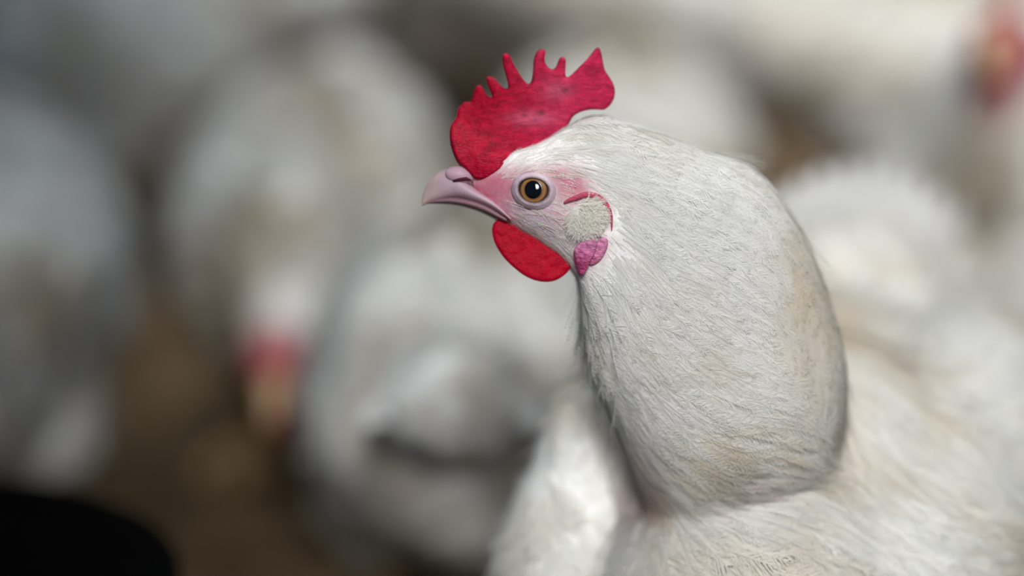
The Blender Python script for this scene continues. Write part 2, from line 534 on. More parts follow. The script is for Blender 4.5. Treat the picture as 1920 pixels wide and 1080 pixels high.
def hen_dirs(q):
    px = to_px(q)
    d2 = ((px[:, None] - GP[None]) ** 2).sum(-1)
    w = 1.0 / (d2 + 900.0) ** 1.6
    d = (w[:, :, None] * GD[None]).sum(1) / w.sum(1)[:, None]
    k = smoothstep(0.0, 0.05, (q - NB) @ ZUP * -1 + 0.0)[:, None]
    k2 = smoothstep(0.06, 0.11, (q - NB) @ A_TAIL)[:, None]
    k = np.maximum(k, k2)
    down = BODY_DIR[None] + np.zeros_like(q)
    front = smoothstep(0.02, -0.05, (q - NB) @ A_TAIL)[:, None]
    down = down - ZUP[None] * front * 0.9
    return unit(unit(d) * (1 - k) + down * k)

def stain(P, base=WHITE):
    n1 = vnoise(P, 24, 2.0); n2 = vnoise(P, 75, 5.0)
    px = to_px(P)
    w = np.clip(0.18 + 0.9 * n1 + 0.5 * n2, 0, 1)
    g = lambda x, y, rx, ry: np.exp(-((px[:, 0] - x) / rx) ** 2 - ((px[:, 1] - y) / ry) ** 2)
    w = np.clip(w * 0.6 + 0.5 * g(1490, 600, 80, 150) + 0.75 * g(1330, 830, 200, 55) * (0.6 + 1.5 * n2), 0, 1)
    cream = np.array([0.78, 0.69, 0.54])
    c = base[None] * (1 - w[:, None]) + cream[None] * w[:, None]
    dirt = np.clip(g(1285, 850, 34, 16) * 0.7 + 1.4 * g(1300, 866, 13, 8), 0, 1)[:, None]
    rosy = np.clip(g(1330, 908, 90, 16) * 0.3 + g(1165, 850, 22, 60) * 0.5, 0, 1)[:, None]
    c = c * (1 - rosy) + np.array([0.62, 0.42, 0.42]) * rosy
    c = c * (1 - dirt * 0.75) + np.array([0.25, 0.17, 0.08]) * dirt * 0.75
    return c * rng.uniform(0.95, 1.05, (len(P), 1))

def depth_ok(c): return ((c - P0) @ FW)
def pxw(c): return to_px(c)

def hen_zone(name, m, wfn, length, width, lift, off, nbarb, **kw):
    pts = sample_surface(HV, HF, m, wfn)
    col = stain(pts)
    L = np.asarray(length(pts) if callable(length) else length * rng.uniform(0.75, 1.25, m))
    W = width(pts) if callable(width) else width * rng.uniform(0.8, 1.2, m)
    V, F, C, VN = feather_mesh(pts, hen_dirs, hbvh, L, W, lift * rng.uniform(0.3, 1.7, m) * (L / np.mean(L)) ** 2, off, nbarb, col, **kw)
    o = make_obj(name, rel(V), F, M_FEATHER, hen, cols=C, normals=VN)
    o['kind'] = 'stuff'
    return o

def neck_weight(c):
    p = to_px(c)
    q = (c - NB) @ ZUP
    w = smoothstep(-0.035, -0.005, q)
    x0 = 1105 + 0.06 * (p[:, 1] - 300)
    w = w * smoothstep(-40, 40, p[:, 0] - x0 + np.clip(300 - p[:, 1], 0, 200) * 1.2)
    w = w * (1 - smoothstep(0.05, 0.09, (c - NB) @ A_TAIL))
    ear = ((p[:, 0] - 1098) / 62) ** 2 + ((p[:, 1] - 435) / 92) ** 2
    w = np.where((ear < 1) & (depth_ok(c) < 0), 0, w)
    return w
def throat_weight(c):
    p = to_px(c)
    return np.exp(-((p[:, 0] - 1085) / 40) ** 2) * smoothstep(500, 560, p[:, 1]) * (1 - smoothstep(760, 820, p[:, 1]))
def body_weight(c):
    q = (c - NB) @ ZUP
    w = np.maximum(1 - smoothstep(-0.03, 0.0, q), smoothstep(0.05, 0.08, (c - NB) @ A_TAIL))
    w = w * smoothstep(-0.20, -0.16, q)
    vis = np.where((c - NB) @ unit(A_SIDE * 0.8 - A_TAIL * 0.6) > -0.07, 1.0, 0.3)
    return w * vis
def face_weight(c):
    p = to_px(c)
    x0 = 1118 + 0.06 * (p[:, 1] - 300)
    w = smoothstep(35, -35, p[:, 0] - x0 + np.clip(300 - p[:, 1], 0, 200) * 0.9) * smoothstep(900, 960, p[:, 0])
    bare = 0.0
    for x, y, rx, ry, k in ((1072, 352, 34, 26, .85), (935, 362, 40, 26, .9), (1003, 358, 50, 38, 1.0), (968, 360, 34, 26, 1.0), (1105, 470, 34, 50, 1.0), (1105, 404, 54, 50, 1.0), (905, 360, 40, 60, 1.0), (1030, 405, 50, 16, .55)):
        bare = np.maximum(bare, k * np.exp(-(((p[:, 0] - x) / rx) ** 2 + ((p[:, 1] - y) / ry) ** 2) ** 2))
    return w * (1 - bare) * np.where(depth_ok(c) < 0.004, 1.0, 0.25)

def neck_len(p):
    return 0.0165 * (1 + 0.75 * smoothstep(640, 850, to_px(p)[:, 1])) * rng.uniform(0.72, 1.28, len(p))
hen_zone('neck_plumage', 10500, neck_weight, neck_len, 0.0031, 0.0011, 0.0002, 19, jitter=0.16, bw=0.00019, droop=0.12, own=0.08)
hen_zone('throat_plumage', 700, throat_weight, 0.014, 0.0024, 0.004, 0.0004, 13, jitter=0.22, bw=0.00022)
hen_zone('body_plumage', 8500, body_weight, 0.026, 0.0062, 0.0035, 0.0004, 15, bw=0.00042, jitter=0.25)
hen_zone('face_plumage', 7000, face_weight, 0.0060, 0.0008, 0.0006, 0.00005, 4, bw=0.0001, jitter=0.2, nseg=3, ang=0.35, droop=0.05)

# a few loose feathers standing off the nape
for nm, px, py, cnt, dr, lf, ln in (('loose_tuft', 1352, 292, 16, (1, .22), 0.0042, 0.014), ('loose_tuft', 1488, 455, 14, (.55, .85), 0.0050, 0.017), ('loose_tuft', 1552, 700, 10, (.35, 1), 0.004, 0.013)):
    p0 = np.array(hbvh.find_nearest(Vector(PP(px, py, 0.010 + max(0, py - 300) * 3e-5)))[0])
    pts = p0 + rng.normal(0, 0.0022, (cnt, 3))
    dv = unit(RT * dr[0] - UP * dr[1])
    V, F, C, VN = feather_mesh(pts, lambda q: np.tile(dv, (len(q), 1)), hbvh, ln * rng.uniform(.7, 1.2, cnt), 0.0016, lf * rng.uniform(.6, 1.4, cnt), 0.0008, 14, np.tile(WHITE, (cnt, 1)), jitter=0.16, bw=0.00016, ang=0.3, droop=0.05)
    o = make_obj(nm, rel(V), F, M_FEATHER, hen, cols=C, normals=VN); o['kind'] = 'stuff'

# --- outlines turned into thick, rounded, lumpy flesh
def poly_dist(P, poly):
    a = poly; b = np.roll(poly, -1, 0)
    best = np.full(len(P), 1e9)
    for p, q in zip(a, b):
        e = q - p
        t = np.clip(((P - p) @ e) / max(e @ e, 1e-9), 0, 1)
        best = np.minimum(best, np.linalg.norm(P - p - t[:, None] * e, axis=1))
    return best

def smooth_outline(pts, k=2):
    P = np.asarray(pts, float)
    for _ in range(k):
        Q = np.roll(P, -1, 0)
        P = np.stack([P * 0.75 + Q * 0.25, P * 0.25 + Q * 0.75], 1).reshape(-1, 2)
    return P

def flesh(name, outline, thick, depth, voxel_px, mat, colfn, bumps=0.0, bump_scale=0.06, edge=9.0, k=1, parent=hen, local=None):
    """outline in photo pixels; thick(x,y)->half thickness px; depth(x,y)->centre px"""
    poly = smooth_outline(outline, k)
    cu = bpy.data.curves.new('tmp', 'CURVE'); cu.dimensions = '2D'; cu.fill_mode = 'BOTH'; cu.extrude = 6.0
    spl = cu.splines.new('POLY'); spl.points.add(len(poly) - 1); spl.use_cyclic_u = True
    for i, p in enumerate(poly): spl.points[i].co = (p[0], p[1], 0, 1)
    o = bpy.data.objects.new('tmp', cu); COL.objects.link(o)
    dg = bpy.context.evaluated_depsgraph_get()
    m = o.evaluated_get(dg).to_mesh()
    V0 = np.array([v.co[:] for v in m.vertices]); F0 = [tuple(p.vertices) for p in m.polygons]
    o.evaluated_get(dg).to_mesh_clear()
    bpy.data.objects.remove(o)
    # weld doubled cap/side vertices so that the shell is closed
    key = {}; remap = []; Vw = []
    for v in V0:
        kk = tuple(np.round(v, 3))
        if kk not in key: key[kk] = len(Vw); Vw.append(v)
        remap.append(key[kk])
    Fw = []
    for f in F0:
        g = []
        for i in f:
            r = remap[i]
            if r not in g: g.append(r)
        if len(g) > 2: Fw.append(tuple(g))
    V, F, _ = fuse(np.array(Vw), Fw, voxel_px, 1)
    xy = V[:, :2]
    d = poly_dist(xy, poly)
    T = thick(xy[:, 0], xy[:, 1])
    prof = np.sqrt(np.clip(1 - (1 - np.clip(d / edge, 0, 1)) ** 2, 0, 1))
    sgn = np.clip(V[:, 2] / 4.0, -1, 1)
    nz = np.array([noise.fractal((x * bump_scale, y * bump_scale, 7.3), 1.0, 2.0, 4) for x, y in xy]) if bumps else 0
    z = depth(xy[:, 0], xy[:, 1]) + sgn * (T * prof + bumps * nz * prof)
    W = np.array([PP(x, y, zz * S) for x, y, zz in zip(xy[:, 0], xy[:, 1], z)])
    return make_obj(name, rel(W), F, mat, parent, cols=colfn(xy[:, 0], xy[:, 1]))

zc = [(330, 1000), (300, 900), (297, 800), (310, 740), (350, 690), (365, 660), (370, 610), (385, 575), (415, 565), (420, 540), (445, 530), (490, 535), (505, 520),
      (515, 450), (540, 395), (570, 375), (595, 395), (620, 450), (660, 490), (685, 500), (695, 490), (670, 430), (640, 360), (630, 320), (655, 300), (700, 313),
      (740, 360), (790, 410), (825, 420), (838, 405), (825, 340), (795, 240), (778, 150), (778, 105), (810, 95), (838, 105), (860, 150), (900, 230), (950, 310),
      (1000, 370), (1025, 375), (1045, 340), (1055, 270), (1060, 150), (1082, 92), (1118, 60), (1155, 60), (1170, 85), (1157, 140), (1165, 190), (1200, 235), (1240, 245),
      (1265, 215), (1288, 145), (1318, 125), (1350, 140), (1347, 220), (1345, 310), (1370, 315), (1420, 270), (1500, 190), (1560, 130), (1610, 58), (1642, 35), (1665, 80),
      (1682, 170), (1697, 250), (1742, 310), (1782, 380), (1794, 450), (1778, 520), (1737, 577), (1690, 608), (1640, 602), (1560, 602), (1480, 622), (1420, 655), (1390, 700),
      (1350, 780), (1280, 860), (1180, 930), (1060, 960), (960, 980), (860, 1060), (790, 1140), (700, 1200), (600, 1250), (520, 1240), (440, 1150), (370, 1090)]
comb_outline = [(780 + x / 4.8, 80 + y / 4.8) for x, y in zc]
def comb_thick(x, y):
    t = 6.5 + 10 * smoothstep(170, 290, y)
    return t + 30 * smoothstep(215, 320, y + (900 - x) * 0.25) * (1 - smoothstep(930, 1010, x))
def comb_col(x, y):
    k = smoothstep(900, 1080, x)[:, None]
    c = srgb(166, 0, 40) * (1 - k) + srgb(188, 34, 74) * k
    nz = np.array([noise.fractal((a * 0.03, b * 0.05, 1.0), 1.0, 2.0, 4) for a, b in zip(x, y)])[:, None]
    c = c * (1 + 0.25 * nz)
    pale = np.exp(-((x - 1000) / 45) ** 2 - ((y - 222) / 14) ** 2)[:, None] * 0.4 + np.exp(-((x - 1045) / 28) ** 2 - ((y - 170) / 20) ** 2)[:, None] * 0.35
    c = c * (1 - pale) + srgb(214, 120, 150) * pale
    scab = np.zeros(len(x))
    for sx, sy, a, b in ((1059, 169, 7, 5), (1015, 212, 8, 5), (983, 216, 5, 3)):
        scab = np.maximum(scab, np.exp(-(((x - sx) / a) ** 2 + ((y - sy) / b) ** 2)))
    c = c * (1 - scab[:, None] * 0.75) + srgb(90, 40, 44) * scab[:, None] * 0.75
    return np.clip(c, 0, 1)
flesh('comb', comb_outline, comb_thick, lambda x, y: -2 + 0.03 * (x - 950) + 3 * np.sin(x * 0.045), 2.0, M_COMB, comb_col, bumps=1.8, bump_scale=0.06, edge=7)

wat = [(924, 420), (922, 436), (928, 458), (943, 482), (962, 501), (985, 519), (1009, 528), (1033, 529), (1051, 522), (1065, 510), (1072, 499), (1066, 478), (1040, 458), (1010, 436), (975, 418), (945, 410), (932, 412)]
def wat_col(x, y):
    nz = np.array([noise.fractal((a * 0.03, b * 0.03, 4.0), 1.0, 2.0, 3) for a, b in zip(x, y)])[:, None]
    return np.clip(srgb(184, 0, 38) * (1 + 0.2 * nz), 0, 1)
flesh('wattle', wat, lambda x, y: 8 + 0 * x, lambda x, y: -22 + 0.02 * (x - 990), 2.6, M_WATTLE, wat_col, bumps=2.5, bump_scale=0.05, edge=9)
wat2 = [(x + 4, y - 6) for x, y in wat]
flesh('wattle', wat2, lambda x, y: 8 + 0 * x, lambda x, y: 26 + 0.02 * (x - 990), 3.4, M_WATTLE, wat_col, bumps=2.5, bump_scale=0.05, edge=9)

# --- beak
def beak_loft(stations, n, power):
    s_ = catmull(stations, n)
    C, A, B = [], [], []
    for x, t, b, w in s_:
        a = PP(x, t); c = PP(x, b)
        C.append((a + c) / 2); A.append((a - c) / 2); B.append(FW * w * S)
    return ring_loft(C, A, B, 36, power)
def beak_col(V):
    p = to_px(V)
    k = smoothstep(850, 800, p[:, 0])[:, None]
    c = srgb(206, 176, 190) * (1 - k) + srgb(196, 172, 166) * k
    g = smoothstep(880, 950, p[:, 0])[:, None] * 0.6
    return c * (1 - g) + srgb(208, 160, 176) * g
V, F = beak_loft([(790.5, 374, 386, 2), (794, 359, 385, 6), (802, 342, 381, 11), (816, 327, 377, 20), (835, 317, 373.5, 29), (851, 318, 372, 36), (868, 333, 374, 41), (885, 348, 379, 44.5), (905, 361, 386, 48), (925, 374, 396, 52), (943, 390, 408, 56), (958, 408, 418, 58)], 46, 2.1)
make_obj('upper_beak', rel(V), F, M_BEAK, hen, cols=beak_col(V))
V, F = beak_loft([(800, 379, 382, 4), (815, 374, 382, 14), (840, 370, 383, 26), (865, 371, 387, 33), (890, 376, 394, 38), (910, 383, 402, 42), (930, 394, 412, 46), (950, 408, 420, 48)], 36, 2.2)
make_obj('lower_beak', rel(V), F, M_BEAK, hen, cols=np.tile(srgb(146, 112, 120), (len(V), 1)))
bk = make_obj('cere', *[rel(a) if i == 0 else a for i, a in enumerate(ellipsoid(PP(862, 328, -31 * S), [(RT * 27 - UP * 5) * S, UP * 16 * S + RT * 3 * S, FW * 13 * S], 28, 18))], M_BEAK, hen)
set_cols(bk.data, np.tile(srgb(200, 162, 176), (len(bk.data.vertices), 1)))
V, F = tube([PP(849, 339, -40 * S), PP(862, 336.5, -43 * S), PP(874, 335, -44 * S), PP(884, 338, -44 * S)], [0.0003, 0.0006, 0.0007, 0.0002], 10)
make_obj('nostril', rel(V), F, M_NOSTRIL, hen)

# --- eye
EC, EN = on_hen(1001, 358)
EN = unit(EN * 0.35 - FW * 0.65 + RT * -0.05)
EX = unit(RT - EN * (RT @ EN)); EY = np.cross(EN, EX); EY = EY if EY @ UP > 0 else -EY
rot = math.radians(-12)
EXr = EX * math.cos(rot) + EY * math.sin(rot); EYr = -EX * math.sin(rot) + EY * math.cos(rot)
def eye_pt(u, v, h): return EC + EXr * u * S + EYr * v * S + EN * h * S
eye = make_obj('eye', *[rel(a) if i == 0 else a for i, a in enumerate(ellipsoid(EC - EN * 13 * S, [EN * 22 * S, EX * 38 * S, EY * 38 * S], 48, 40))], M_IRIS, hen)
ev = np.array([v.co[:] for v in eye.data.vertices]) + HEN_BASE
q = ev - EC
u, v = (q @ EX) / S, (q @ EY) / S
r = np.hypot(u + 0, v - 2)
ic = np.tile(srgb(168, 118, 62), (len(ev), 1))
kk = smoothstep(16, 20, r)[:, None]; ic = srgb(96, 58, 30) * (1 - kk) + ic * kk
kk = smoothstep(21.5, 25, r)[:, None]; ic = ic * (1 - kk) + srgb(70, 46, 40) * kk
set_cols(eye.data, ic)
pc = EC - EN * 13 * S
th = np.linspace(0, 2 * math.pi, 40, endpoint=False)
rings = []
for rr in np.linspace(0.0, 1, 8):
    for t in th:
        uu, vv = 15.5 * rr * math.cos(t) - 0.5, 16.5 * rr * math.sin(t) + 2
        h = 22 * math.sqrt(max(0.0, 1 - (uu / 38) ** 2 - (vv / 38) ** 2)) + 0.5 * (1 - rr ** 4) + 0.05
        rings.append(pc + EX * uu * S + EY * vv * S + EN * h * S)
pf = [(i * 40 + j, i * 40 + (j + 1) % 40, (i + 1) * 40 + (j + 1) % 40, (i + 1) * 40 + j) for i in range(7) for j in range(40)]
make_obj('pupil', rel(rings), pf, M_PUPIL, eye)
# eyelids: a swollen rim round the almond opening
def lid_ring():
    n, m = 72, 16
    th = np.linspace(0, 2 * math.pi, n, endpoint=False)
    V = []
    for t in th:
        ct, s_ = math.cos(t), math.sin(t)
        inner = np.array([27 * ct + 2.0 * s_ * ct, 20.5 * s_ + (1.5 if s_ > 0 else 0)])
        outer = np.array([44 * ct + (3 if ct > 0 else 0), 36 * s_])
        for k in range(m):
            a = k / (m - 1)
            p = inner * (1 - a) + outer * a
            hgt = 9.5 * math.sin(math.pi * (0.22 + 0.78 * a) ** 0.9) + (-9 * a) + 0.5 * math.sin(6 * a * math.pi) * (0.6 + 0.4 * math.sin(9 * t))
            hgt += -3.0 * (1 - a) ** 6
            V.append(eye_pt(p[0], p[1], hgt + 2.5))
    F = [(i * m + k, ((i + 1) % n) * m + k, ((i + 1) % n) * m + k + 1, i * m + k + 1) for i in range(n) for k in range(m - 1)]
    return np.array(V), F, n, m
V, F, n, m = lid_ring()
lc = np.zeros((len(V), 3))
for i in range(n):
    t = 2 * math.pi * i / n
    for k in range(m):
        a = k / (m - 1)
        c = srgb(198, 178, 188)
        if a < 0.36: c = srgb(74, 50, 48) * (1 - a / 0.36) + c * (a / 0.36)
        if a > 0.8: c = c * (1 - (a - 0.8) / 0.2) + srgb(160, 120, 140) * ((a - 0.8) / 0.2)
        lc[i * m + k] = c
lid = make_obj('eyelid', rel(V), F, M_LID, hen, cols=lc)

# --- ear: ridge, tuft, lobe
path = [(1058, 380), (1068, 375), (1080, 371), (1093, 366), (1106, 365.5), (1119, 369), (1130, 376), (1139, 387), (1145, 401), (1147, 417), (1147, 432)]
path = catmull(path, 40)
pts = [on_hen(x, y, 0.0009)[0] for x, y in path]
V, F = tube(pts, [0.0014 * (1 - 0.45 * i / 39) * math.sin(math.pi * (0.05 + 0.92 * i / 39)) ** 0.7 for i in range(40)], 12)
make_obj('ear_ridge', rel(V), F, M_COMB, hen, cols=np.tile(srgb(186, 82, 104), (len(V), 1)))
# tuft of cream feathers covering the ear hole
m = 1700
tp, td = [], []
for i in range(m):
    a = rng.uniform(0, 2 * math.pi); rr = math.sqrt(rng.random())
    x, y = 1097 + 25 * rr * math.cos(a), 403 + 26 * rr * math.sin(a)
    tp.append(on_hen(x, y)[0])
tp = np.array(tp)
def ear_dirs(q):
    p = to_px(q)
    return unit(RT * (0.5 + (p[:, :1] - 1100) / 60) - UP * (0.75 + (p[:, 1:2] - 410) / 60))
V, F, C, VN = feather_mesh(tp, ear_dirs, hbvh, 0.0042 * rng.uniform(.5, 1.4, m), 0.0010, 0.0024 * rng.uniform(.2, 1.6, m), 0.0008, 5,
                       np.tile(np.array([0.92, 0.90, 0.84]), (m, 1)) * rng.uniform(0.92, 1.06, (m, 1)), jitter=0.6, nseg=3, bw=0.00009, ang=0.4, droop=0.05, own=0.3)
o = make_obj('ear_tuft', rel(V), F, M_FEATHER, hen, cols=C, normals=VN); o['kind'] = 'stuff'
def lobe_col(x, y):
    nz = np.array([noise.fractal((a * 0.06, b * 0.06, 9.0), 1.0, 2.0, 4) for a, b in zip(x, y)])[:, None]
    k = smoothstep(455, 500, y)[:, None]
    return np.clip((srgb(206, 130, 170) * (1 - k) + srgb(200, 84, 134) * k) * (1 + 0.3 * nz), 0, 1)
lobe_d = lambda x, y: np.array([(on_hen(a, b)[0] - P0) @ FW / S for a, b in zip(x, y)])
lob1 = [(1074, 470), (1077, 492), (1083, 513), (1090, 519), (1097, 511), (1105, 494), (1114, 476), (1122, 456), (1112, 446), (1100, 450), (1086, 456)]
lob2 = [(1116, 458), (1124, 446), (1137, 444), (1141, 456), (1137, 470), (1128, 486), (1116, 496), (1105, 499), (1104, 488), (1110, 474)]
flesh('earlobe', lob1, lambda x, y: 7 + 0 * x, lambda x, y: lobe_d(x, y) - 14 - 0.1 * (y - 480), 2.0, M_COMB, lobe_col, bumps=4, bump_scale=0.12, edge=8)
flesh('earlobe', lob2, lambda x, y: 6 + 0 * x, lambda x, y: lobe_d(x, y) - 4, 2.0, M_COMB, lambda x, y: lobe_col(x, y) * 0.6 + srgb(222, 150, 184) * 0.4, bumps=4, bump_scale=0.12, edge=8)

# --- wings, tail feathers and legs of the hen
def blade(root, tip, side, w, sag, n=7):
    """one broad flight feather"""
    root = np.asarray(root); tip = np.asarray(tip)
    nrm = unit(np.cross(tip - root, side))
    V = []
    for i in range(n):
        t = i / (n - 1)
        c = root + (tip - root) * t + nrm * sag * math.sin(math.pi * t)
        ww = w * math.sin(math.pi * min(1, 0.25 + 0.7 * t)) ** 0.6 * (1 if t < 0.98 else 0.35)
        for s_, z in ((-1, -0.12), (0, 0.0), (1, -0.12)):
            V.append(c + side * s_ * ww + nrm * ww * z)
    F = [(i * 3 + k, i * 3 + k + 1, (i + 1) * 3 + k + 1, (i + 1) * 3 + k) for i in range(n - 1) for k in (0, 1)]
    return np.array(V), F

def leg_soup(hock, foot, fwd, side, s=1.0):
    sp_ = Soup()
    hock = np.asarray(hock); foot = np.asarray(foot)
    ank = foot + ZUP * 0.012 * s
    sp_.add(*tube([hock + ZUP * 0.01, hock, (hock + ank) / 2, ank], np.array([0.008, 0.0095, 0.007, 0.008]) * s, 10))
    for dv, ln in ((fwd, 0.055), (unit(fwd + side * 0.62), 0.046), (unit(fwd - side * 0.62), 0.046), (-fwd, 0.022)):
        p = [ank, ank + dv * ln * s * 0.45 + ZUP * 0.001, foot + dv * ln * s * 0.85 + ZUP * 0.006 * s, foot + dv * ln * s * 1.1 + ZUP * 0.002 * s]
        sp_.add(*tube(p, np.array([0.0065, 0.006, 0.005, 0.001]) * s, 8))
    return sp_
for sg in (-1, 1):
    hk = body_pt(0.095, 0.058 * sg, -0.205); ft = np.array([hk[0], hk[1], 0.0]) - A_TAIL * 0.01
    sp_ = leg_soup(hk, ft, -A_TAIL, A_SIDE, 1.15)
    make_obj('leg', rel(sp_.verts()), sp_.f, M_LEG, hen)
for sg in (-1, 1):
    wsp = Soup()
    for i in range(11):
        t = i / 10
        rt = body_pt(0.05 + 0.06 * t, sg * (0.128 if sg > 0 else 0.100) - sg * 0.004 * t, -0.035 - 0.055 * (1 - t))
        tp_ = body_pt(0.20 + 0.05 * t, sg * (0.118 if sg > 0 else 0.085), -0.060 - 0.05 * (1 - t))
        wsp.add(*blade(rt + A_SIDE * sg * 0.004 * (1 + t), tp_ + A_SIDE * sg * 0.004 * (1 + t), unit(ZUP + A_TAIL * 0.2), 0.011, 0.008 * sg))
    make_obj('wing', rel(wsp.verts()), wsp.f, M_FEATHER, hen, cols=np.tile(WHITE, (wsp.n, 1)))
for i in range(9):
    a = (i - 4) / 4
    rt = body_pt(0.27, 0.02 * a, -0.012); tp_ = body_pt(0.36, 0.05 * a, 0.035 - 0.02 * a * a)
    V, F = blade(rt, tp_, unit(A_SIDE + ZUP * 0.3 * a), 0.012, 0.006)
    make_obj('tail_feather', rel(V), F, M_FEATHER, hen, cols=np.tile(WHITE * 0.97, (len(V), 1)))

# ------------------------------------------------------------------ the flock behind
LX, LY = np.array([1.0, 0, 0]), np.array([0, 1.0, 0])
def bird_proto(pose, seed):
    """parts of a standing or resting bird, beak towards -x, origin under the body"""
    if pose == 'up':
        neck = [(-.055, .215, .060), (-.095, .265, .052), (-.118, .310, .040), (-.130, .345, .031), (-.142, .372, .024), (-.160, .385, .019)]; zb = 0.185; tilt = -0.22
    elif pose == 'low':
        neck = [(-.070, .190, .062), (-.125, .205, .052), (-.170, .200, .040), (-.200, .185, .030), (-.222, .165, .024), (-.238, .145, .018)]; zb = 0.185; tilt = 0.02
    elif pose == 'mid':
        neck = [(-.055, .205, .062), (-.090, .240, .054), (-.108, .268, .042), (-.118, .292, .032), (-.132, .312, .024), (-.150, .320, .019)]; zb = 0.185; tilt = -0.22
    elif pose == 'sit':
        neck = [(-.060, .140, .060), (-.095, .180, .052), (-.118, .220, .040), (-.128, .252, .031), (-.140, .276, .024), (-.158, .288, .019)]; zb = 0.105; tilt = -0.05
    nk = np.array([(a, 0, b) for a, b, r in neck]); rad = np.array([r for a, b, r in neck])
    nk2 = catmull(np.concatenate([nk, rad[:, None]], 1), 24)
    sp_ = Soup()
    sp_.add(*tube(nk2[:, :3], nk2[:, 3], 20))
    ct, s_ = math.cos(tilt), math.sin(tilt)
    ax = np.array([ct, 0, -s_]) * -1; nz = np.array([-s_, 0, -ct]) * -1
    sp_.add(*ellipsoid((0.02, 0, zb), [ax * 0.155, LY * 0.100, nz * 0.098], 28, 18))
    sp_.add(*ellipsoid((-0.060, 0.030, zb - 0.008), [LX * 0.080, LY * 0.062, ZUP * 0.085], 20, 12))
    sp_.add(*ellipsoid((-0.060, -0.030, zb - 0.008), [LX * 0.080, LY * 0.062, ZUP * 0.085], 20, 12))
    sp_.add(*ellipsoid((0.155, 0, zb + 0.03), [unit(LX + ZUP * .45) * 0.085, LY * 0.045, unit(ZUP - LX * .45) * 0.034], 20, 12))
    if pose != 'sit':
        for sg in (-1, 1):
            sp_.add(*tube([(0.02, .05 * sg, zb - .04), (0.012, .055 * sg, zb - .085), (0.01, .056 * sg, zb - .115)], [0.046, 0.036, 0.014], 14))
    else:
        for sg in (-1, 1):
            sp_.add(*ellipsoid((0.01, .055 * sg, 0.06), [LX * 0.085, LY * 0.05, ZUP * 0.058], 16, 10))
    V, F, Nn = fuse(sp_.verts(), sp_.f, 0.0055, 3)
    lump = vnoise(V, 15, seed) * 0.009 + vnoise(V, 34, seed + 3) * 0.006
    body_k = smoothstep(0.05, 0.10, np.linalg.norm(V - nk[-1], axis=1))
    V = V + Nn * (lump * body_k)[:, None]
    V[:, 2] = np.maximum(V[:, 2], 0.001)
    col = np.tile(WHITE, (len(V), 1))
    w = np.clip(0.2 + 1.5 * vnoise(V, 13, seed + 8) + 0.5 * vnoise(V, 45, seed + 9), 0, 1)[:, None]
    col = col * (1 - w) + np.array([0.50, 0.42, 0.30]) * w
    fk = (1 - smoothstep(0.018, 0.042, np.linalg.norm(V - nk[-1], axis=1)))[:, None]
    col = col * (1 - fk) + srgb(200, 96, 110) * fk
    parts = {'body': (V, F, col, M_BODY)}
    bv = BVHTree.FromPolygons([Vector(v) for v in V], F)
    hd = nk[-1]; hdir = unit(nk[-1] - nk[-2])
    if pose == 'low': hdir = unit(np.array([-0.95, 0, -0.32]))
    else: hdir = unit(np.array([-1, 0, -0.12]))
    hup = unit(ZUP - hdir * (ZUP @ hdir))
    def fdirs(q):
        k = smoothstep(-0.05, 0.0, (q - np.array([-.02, 0, 0])) @ LX)[:, None]
        d = unit(LX[None] * 0.8 - ZUP[None] * 0.45 + LY[None] * (np.sign(q[:, 1:2]) * 0.1))
        e = np.array([0.25, 0, -1.0])[None] if pose != 'low' else np.array([1.0, 0, 0.1])[None]
        return unit(d * k + e * (1 - k))
    m = 1500
    pts = sample_surface(V, F, m, lambda c: smoothstep(0.03, 0.06, np.linalg.norm(c - hd, axis=1)) * smoothstep(0.03, 0.09, c[:, 2]))
    w = np.clip(0.2 + 1.5 * vnoise(pts, 13, seed + 8), 0, 1)[:, None]
    fc = WHITE[None] * (1 - w) + np.array([0.52, 0.45, 0.33]) * w
    PV, PF, PC, PN = feather_mesh(pts, fdirs, bv, 0.034 * rng.uniform(.6, 1.4, m), 0.010, 0.007 * rng.uniform(.2, 1.8, m), 0.0006, 7, fc, jitter=0.35, nseg=4, bw=0.0016)
    parts['plumage'] = (PV, PF, PC, M_FEATHER)
    # comb: five-pointed blade
    pr = [(0.012, 0.006), (0.014, 0.020), (0.006, 0.024), (0.004, 0.036), (-0.003, 0.026), (-0.008, 0.042), (-0.014, 0.028), (-0.021, 0.043), (-0.026, 0.028), (-0.034, 0.036), (-0.042, 0.024), (-0.040, 0.012), (-0.022, 0.006)]
    P2 = smooth_outline(pr, 2)
    csp = Soup(); nn = len(P2); cen = P2.mean(0)
    front = [hd + hdir * a + hup * b for a, b in P2]
    c0 = hd + hdir * cen[0] + hup * cen[1]
    Vc = [p + LY * 0.001 for p in front] + [p - LY * 0.001 for p in front] + [c0 + LY * 0.004, c0 - LY * 0.004]
    Fc = [(i, (i + 1) % nn, nn + (i + 1) % nn, nn + i) for i in range(nn)] + [(2 * nn, (i + 1) % nn, i) for i in range(nn)] + [(2 * nn + 1, nn + i, nn + (i + 1) % nn) for i in range(nn)]
    parts['comb'] = (np.array(Vc), Fc, np.tile(srgb(186, 20, 56), (len(Vc), 1)), M_COMB)
    for sg in (-1, 1):
        a = ellipsoid(hd + hdir * 0.006 - hup * 0.028 + LY * 0.007 * sg, [hup * 0.019, hdir * 0.012, LY * 0.0025], 16, 10)
        parts['wattle' + '#' * (sg > 0)] = (a[0], a[1], np.tile(srgb(186, 20, 60), (len(a[0]), 1)), M_COMB)
        a = ellipsoid(hd - hdir * 0.006 + hup * 0.004 + LY * 0.0165 * sg, [hup * 0.0045, hdir * 0.005, LY * 0.003], 12, 8)
        parts['eye' + '#' * (sg > 0)] = (a[0], a[1], None, M_PUPIL)
